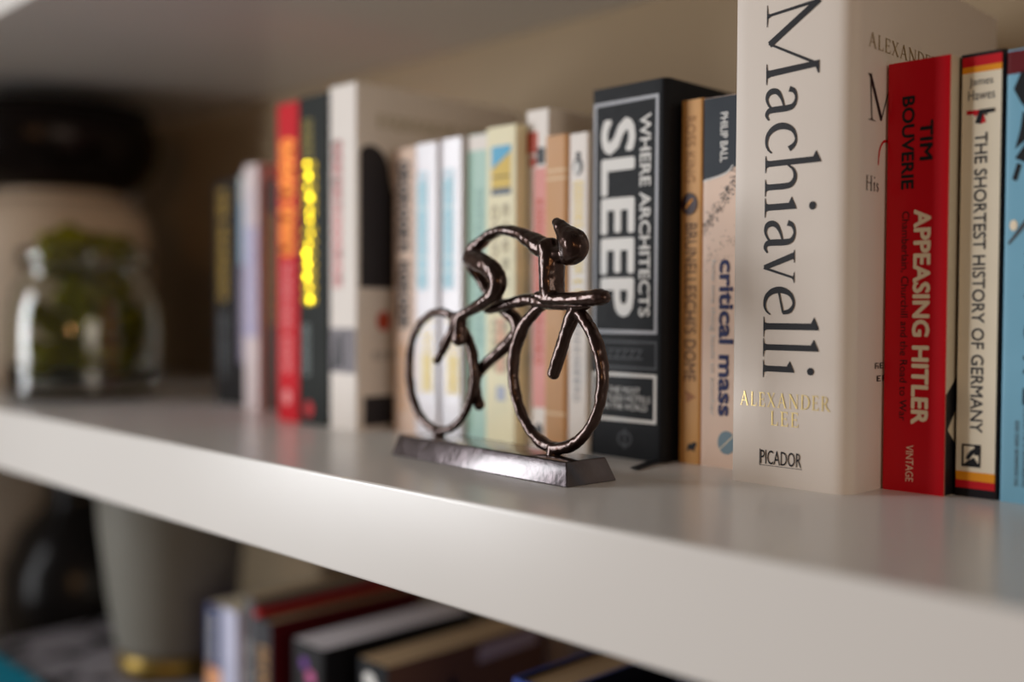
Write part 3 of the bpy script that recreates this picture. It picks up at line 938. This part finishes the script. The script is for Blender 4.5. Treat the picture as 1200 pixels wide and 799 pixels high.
# --- dark green book with glittering yellow foil
C_GREEN = mat('dark_green_cover', (24, 28, 24), 0.5, spec=.1)
FOIL = mat('yellow_foil', (226, 196, 24), 0.2, metal=1.0)
b = Book('tall dark green book with shiny yellow foil title', -0.6532, -0.6162, 0.430, 0.2352, C_GREEN, depth=0.155, hard=True, rr=2, name='hardback_book')
b.down('author_lettering', scribble(6, 91), 5, 18, 190, 219, mat('olive_foil', (150, 132, 40), .4))
b.down('title_lettering', scribble(12, 92), 5.5, 22.5, 86, 188, mat('dull_yellow_foil', (206, 176, 30), .45, metal=.3))
# foil discs added over the title, tilted to mirror the window as glints
rnd = random.Random(17)
facets = []
for k in range(13):
    v, u = 90 + k * 8.0 + rnd.uniform(-1, 1), rnd.uniform(10, 17)
    tu, tv, r0 = R(7.6 + rnd.uniform(-2.6, 2.6)), R(rnd.uniform(-4, 4)), rnd.uniform(1.1, 2.2)
    q = []
    for j in range(14):
        du, dv = r0 * math.cos(2 * math.pi * j / 14), r0 * math.sin(2 * math.pi * j / 14)
        q.append(b.P(u + du, b.yf(u) - .95 + du * math.tan(tu) + dv * math.tan(tv), v + dv))
    facets.append(q)
b._mesh('title_glint_discs', facets, FOIL, 'yellow foil discs added to catch window glints')
b.down('subtitle_lettering', scribble(9, 93), 5, 14, 35, 72, mat('cool_grey_ink', (140, 150, 150), .5))
b.spine('emblem', disc(13, 11, 5, 6), RED, 2)

# --- red book with orange foil
C_RED2 = mat('bright_red_cover', (204, 14, 32), 0.5, spec=.1)
b = Book('tall red book with orange title letters beside the dark green one', -0.6818, -0.6535, 0.430, 0.2340, C_RED2, depth=0.155, hard=True, rr=1.6, name='hardback_book')
b.down('title_lettering', bolden(scribble(11, 101), .08), 4.0, 24, 122, 208, mat('orange_foil', (248, 146, 56), .35, metal=.3))
b.down('author_lettering', scribble(11, 102), 7.6, 19, 36, 116, mat('pink_ink', (240, 150, 150), .5))
b.spine('emblem', disc(13, 18, 5, 6), mat('pink_ink', (240, 150, 150), .5), 2)

# --- four far books
C_NAVY = mat('blackish_cover', (30, 27, 27), 0.5, spec=.12)
b = Book('slim brown-black book with dull gold print, beside the tall red one', -0.7548, -0.7370, 0.466, 0.1878, mat('dark_brown_cover', (62, 50, 42), .5))
b.down('title_lettering', scribble(11, 111), 4, 13, 70, 160, mat('dull_gold_ink', (168, 126, 60), .5))
b = Book('white book with lavender print, right of the one with a blue head', -0.7770, -0.7552, 0.458, 0.2010, mat('white_lavender_cover', (220, 206, 206), .45))
b.patch('cover_band', 2, 20, 60, 150, mat('lavender_print', (178, 174, 206), .5))
b.down('title_lettering', scribble(10, 121), 5, 16, 70, 180, mat('pale_violet_ink', (206, 196, 216), .5))
b = Book('dark book whose head fades from white to pale blue', -0.8168, -0.7776, 0.470, 0.1968, C_NAVY)
b.patch('cover_band', 14, 38.8, 120, 196, mat('pale_blue_print', (170, 196, 216), .45), label='pale blue head')
b.patch('cover_band', 14, 38.8, 172, 196, mat('blue_white_print', (200, 208, 208), .45), 2, label='whitish top')
b.patch('cover_band', 12, 34, 36, 120, mat('purple_grey_print', (120, 112, 134), .5))
b.down('title_lettering', scribble(10, 131), 18, 30, 40, 112, mat('pale_violet_ink', (206, 196, 216), .5), 3)
b = Book('black book with dull yellow lettering at the left end of the row', -0.8458, -0.8176, 0.470, 0.1932, C_NAVY)
b.down('title_lettering', scribble(11, 141), 7, 21, 90, 186, mat('mustard_ink', (196, 158, 60), .45))
b.down('author_lettering', scribble(9, 142), 8, 19, 24, 78, INK_GREY)

# ================================================================== jar of moss, canister and dark bowl at the far end
GL = bpy.data.materials.new('clear_glass')
GL.use_nodes = True
gb = GL.node_tree.nodes['Principled BSDF']
gb.inputs['Transmission Weight'].default_value = 1.0
gb.inputs['Roughness'].default_value = 0.015
gb.inputs['IOR'].default_value = 1.47
gb.inputs['Base Color'].default_value = (0.93, 0.97, 0.94, 1)
JX, JY = -0.979, 0.410
jar = thing('glass_jar', (JX, JY, 0.0), 'round clear glass jar packed with green moss at the far end of the shelf', 'jar')
outer = [(0, 0), (.060, 0), (.0675, .003), (.0700, .010), (.0685, .018), (.0692, .035), (.0695, .060), (.0680, .082), (.0625, .101), (.0565, .111), (.0545, .117), (.0550, .120)]
inner = [(.0518, .120), (.0512, .116), (.0535, .109), (.0598, .099), (.0652, .081), (.0668, .060), (.0662, .035), (.0640, .018), (.056, .0115), (0, .0105)]
link_mesh('body', lathe_bm(outer + inner, 72), GL, jar, smooth=True)
rim = [(.0518, .1202), (.0552, .1202), (.0585, .1225), (.0592, .128), (.0588, .1345), (.0565, .1375), (.0535, .1375), (.0520, .135), (.0515, .128)]
link_mesh('rim', lathe_bm(rim, 72, closed=True), GL, jar, smooth=True)
# moss: a heap of tufts
M_MOSS = mat('green_moss', (106, 100, 12), 0.95, spec=0.1, var=0.6, scale=70, bump=1.0, bscale=420)
bm = bmesh.new()
rnd = random.Random(9)
for k in range(95):
    z = rnd.uniform(.022, .100)
    rmax = .050 if z < .085 else .036
    a, rr_ = rnd.uniform(0, 2 * math.pi), rmax * math.sqrt(rnd.random())
    if k > 72:
        z = rnd.uniform(.126, .152)
        rr_ = (.040 - (z - .126) * .6) * math.sqrt(rnd.random())
    elif k > 60:
        z, rr_ = rnd.uniform(.1, .124), rnd.uniform(0, .034)
    s = rnd.uniform(.009, .0145)
    mtx = Matrix.Translation((rr_ * math.cos(a), rr_ * math.sin(a), z)) @ Matrix.Scale(s, 4)
    r_ = bmesh.ops.create_icosphere(bm, subdivisions=3, radius=1, matrix=mtx)
    c0 = Vector((rr_ * math.cos(a), rr_ * math.sin(a), z))
    for v in r_['verts']:
        d = v.co - c0
        v.co = c0 + d * (1 + .25 * noise.noise(v.co * 160) + .18 * noise.noise(v.co * 420))
        rad = math.hypot(v.co.x, v.co.y)
        lim = .0490 if v.co.z > .096 else (.052 if v.co.z < .021 else .0575)
        if rad > lim and v.co.z < .1385:
            v.co.x *= lim / rad
            v.co.y *= lim / rad
        v.co.z = max(v.co.z, .0122)
moss = link_mesh('preserved_moss', bm, M_MOSS, smooth=True)
moss.location = (JX, JY, 0)
tag(moss, 'green moss filling the glass jar and heaped above its rim', 'moss', kind='stuff')

M_CROCK = mat('cream_stoneware', (196, 176, 154), 0.5, var=.05)
can = thing('stoneware_canister', (-1.19, 0.47, 0), 'round-shouldered cream stoneware canister behind the moss jar', 'canister')
link_mesh('body', lathe_bm([(0, 0), (.088, 0), (.094, .004), (.097, .03), (.099, .10), (.099, .155), (.096, .178), (.088, .192), (.076, .199), (.070, .200), (0, .200)], 72), M_CROCK, can, smooth=True)
link_mesh('lid', lathe_bm([(0, .2002), (.072, .2002), (.074, .203), (.072, .207), (.060, .210), (0, .2105)], 72), M_CROCK, can, smooth=True)
M_DKB = mat('blackened_bronze', (30, 24, 22), 0.25, metal=0.6, var=.3, bump=.2, bscale=80)
pot = thing('dark_metal_pot', (-1.20, 0.47, 0.2107), 'squat black metal pot resting on the cream canister', 'pot')
link_mesh('body', lathe_bm([(0, 0), (.074, 0), (.080, .003), (.096, .014), (.108, .034), (.112, .056), (.108, .076), (.100, .084), (.097, .084), (.104, .074), (.107, .056), (.102, .034), (.086, .014), (0, .008)], 64), M_DKB, pot, smooth=True)
link_mesh('rim', lathe_bm([(.1005, .0842), (.1005, .089), (.1035, .090), (.1045, .0865), (.1025, .0842)], 64, closed=True), M_DKB, pot, smooth=True)

# ================================================================== lower shelf
ZL = Z_LOW
LSL = dict(z=ZL, group=LOWER)
# two thin books at the left end: navy / white spines
b = Book('navy book with white letters and an orange foot on the lower shelf', -0.8102, -0.7856, 0.440, 0.2010, mat('navy_cover', (36, 52, 104), .45), **LSL)
b.patch('cover_band', .4, 24.2, 90, 148, mat('apricot_print', (232, 168, 124), .5), label='apricot foot')
b.down('title_lettering', scribble(6, 151), 5, 16, 152, 194, INK_W)
b = Book('pale lavender book next to the navy one on the lower shelf', -0.7852, -0.7596, 0.440, 0.2026, mat('pale_lavender_cover', (206, 208, 232), .45), **LSL)
b.down('title_lettering', scribble(8, 152), 7, 14, 60, 160, mat('light_violet_ink', (188, 188, 214), .5))
b = Book('taller grey book with small white letters behind the lavender one', -0.7590, -0.7440, 0.447, 0.2145, mat('slate_grey_cover', (92, 92, 96), .5), pages=M_PAGES_T, hard=False, depth=.15, **LSL)
b.down('title_lettering', scribble(9, 161), 3, 9, 100, 180, INK_W)
C_MAROON = mat('maroon_cover', (84, 12, 22), 0.45)
b = Book('thin red book pressed between two grey ones on the lower shelf', -0.7436, -0.7346, 0.446, 0.2070, mat('signal_red_cover', (196, 26, 24), .5), depth=.15, pages=mat('red_page_edges', (186, 30, 26), .8), **LSL)
b.down('title_lettering', scribble(9, 165), 2.5, 6.5, 90, 180, INK_GREY)
b = Book('dark grey hardback with copper lettering and maroon front', -0.7342, -0.7090, 0.440, 0.2040, mat('graphite_cover', (66, 66, 70), .5), depth=.15, hard=True, name='hardback_book', pages=M_PAGES_T, side_mat=C_MAROON, **LSL)
b.down('title_lettering', scribble(9, 171), 8, 22, 100, 184, mat('copper_ink', (196, 150, 96), .45))
b = Book('black book with purple and pink emblem and white page tops', -0.6790, -0.6380, 0.440, 0.2000, mat('coal_cover', (40, 40, 42), .45), depth=.15, rc=3, pages=M_PAGES_W, side_mat=BLACK, **LSL)
b.spine('emblem', disc(17, 185, 5, 4.5), mat('purple_print', (116, 68, 150), .5), 2)
b.spine('emblem', disc(25, 176, 6, 5.5), mat('rose_print', (196, 100, 150), .5), 2)
b.down('title_lettering', scribble(8, 181), 12, 28, 90, 166, INK_GREY)
b = Book('black-spined brown book with a pale label on its front', -0.6120, -0.5772, 0.452, 0.1990, mat('jet_cover', (30, 32, 36), .4), depth=.16, rc=2, pages=M_PAGES_T, side_mat=mat('chocolate_cover', (96, 68, 50), .5), **LSL)
b.spine('emblem', disc(14, 194 - 8, 7, 5) + disc(22, 180, 6, 4.5), INK_W, 2)
b.board('cover_label', [[(86, 182), (150, 184), (152, 196), (88, 195)]], mat('grey_label_print', (170, 158, 158), .5), label='pale label')
b.board('cover_picture', [[(20, 150), (40, 176), (52, 168), (60, 180), (74, 160), (74, 140), (20, 140)]], BLACK)
ROYAL = mat('royal_blue_cover', (52, 74, 150), .4)
MIDN = mat('midnight_cover', (16, 19, 30), .4)
b = Book('blue-edged hardback with tan page tops near the right of the lower row', -0.4418, -0.4060, 0.440, 0.2300, ROYAL, depth=.16, hard=True, name='hardback_book', pages=M_PAGES_T, side_mat=MIDN, **LSL)
b.down('title_lettering', scribble(10, 201), 10, 26, 80, 180, INK_CREAM)
b = Book('blue-edged hardback farthest right on the lower shelf', -0.3790, -0.3440, 0.446, 0.2230, ROYAL, depth=.16, hard=True, name='hardback_book', pages=M_PAGES_T, side_mat=MIDN, **LSL)
b.down('title_lettering', scribble(10, 211), 10, 26, 80, 180, INK_CREAM)

# storage box with a blotched lid carrying a pale vase
M_BOX = mat('grey_card', (150, 146, 154), 0.8, var=.1, scale=160)
M_LID = mat('blotched_grey_card', (150, 146, 154), 0.8, var=.05)
nt = M_LID.node_tree
mixn = [n for n in nt.nodes if n.bl_idname == 'ShaderNodeMix'][0]
nz = [n for n in nt.nodes if n.bl_idname == 'ShaderNodeTexNoise'][0]
nz.inputs['Scale'].default_value = 26
rmp = nt.nodes.new('ShaderNodeValToRGB')
rmp.color_ramp.elements[0].position, rmp.color_ramp.elements[1].position = .54, .58
nt.links.new(nz.outputs['Fac'], rmp.inputs['Fac'])
nt.links.new(rmp.outputs['Color'], mixn.inputs['Factor'])
mixn.inputs['A'].default_value = lin((158, 154, 162))
mixn.inputs['B'].default_value = lin((30, 27, 26))
bx_ = thing('storage_box', (-.985, 0.49, ZL), 'low grey storage box with a dark-blotched lid under the pale vase', 'box')
link_mesh('body', box_bm(-.139, .139, -.125, .118, 0, .085, .003), M_BOX, bx_)
link_mesh('lid', box_bm(-.142, .142, -.128, .121, .0852, .108, .003), M_LID, bx_)
M_VASE = mat('pale_glazed_ceramic', (128, 126, 118), 0.45, var=.05, scale=30)
vs_ = thing('tapered_vase', (-0.935, 0.475, ZL + .1082), 'tall pale ceramic vase, wider above, with a gilded foot', 'vase')
link_mesh('body', lathe_bm([(0, .022), (.0515, .022), (.054, .03), (.0605, .075), (.0665, .13), (.070, .175), (.071, .198), (.069, .199), (.066, .175), (.060, .11), (.05, .04), (0, .036)], 72), M_VASE, vs_, smooth=True)
link_mesh('foot', lathe_bm([(0, 0), (.048, 0), (.0505, .003), (.0520, .0218), (0, .0218)], 72), mat('brushed_gold', (140, 116, 58), .35, metal=.7), vs_, smooth=True)['label'] = 'gilded foot'
M_DARKV = mat('black_glaze', (26, 24, 24), 0.22, var=.2, scale=30)
dv = thing('black_jug', (-1.245, 0.525, ZL), 'large rounded black jug in the dark corner of the lower shelf', 'jug')
link_mesh('body', lathe_bm([(0, 0), (.066, 0), (.070, .004), (.090, .05), (.1, .10), (.097, .15), (.078, .19), (.052, .215), (.046, .24), (.052, .262), (.049, .263), (.042, .24), (.046, .21), (.07, .185), (.09, .15), (.094, .10), (.06, .02), (0, .012)], 72), M_DARKV, dv, smooth=True)
bm = bmesh.new()
tube_into(bm, [(50, 248, 6, 7), (78, 246, 6, 7), (104, 222, 6, 7), (110, 180, 6, 7), (98, 146, 6, 7)], 0, per=6)
link_mesh('handle', bm, M_DARKV, dv, smooth=True)
# teal book standing on its long edge against the box
nb = thing('teal_book', (-1.06, 0.334, ZL), 'teal book standing on its long edge in front of the grey box', 'book')
tl = mat('teal_cover', (16, 140, 168), 0.45)
link_mesh('cover', box_bm(-.14, .13, -.0175, -.0155, 0, .1216, .0006), tl, nb)
link_mesh('cover', box_bm(-.14, .13, .0155, .0175, 0, .1216, .0006), tl, nb)
link_mesh('spine', box_bm(-.14, .13, -.0155, .0155, .1196, .1216, .0004), tl, nb)
link_mesh('page_block', box_bm(-.138, .127, -.0153, .0153, .002, .1194), M_PAGES_W, nb)
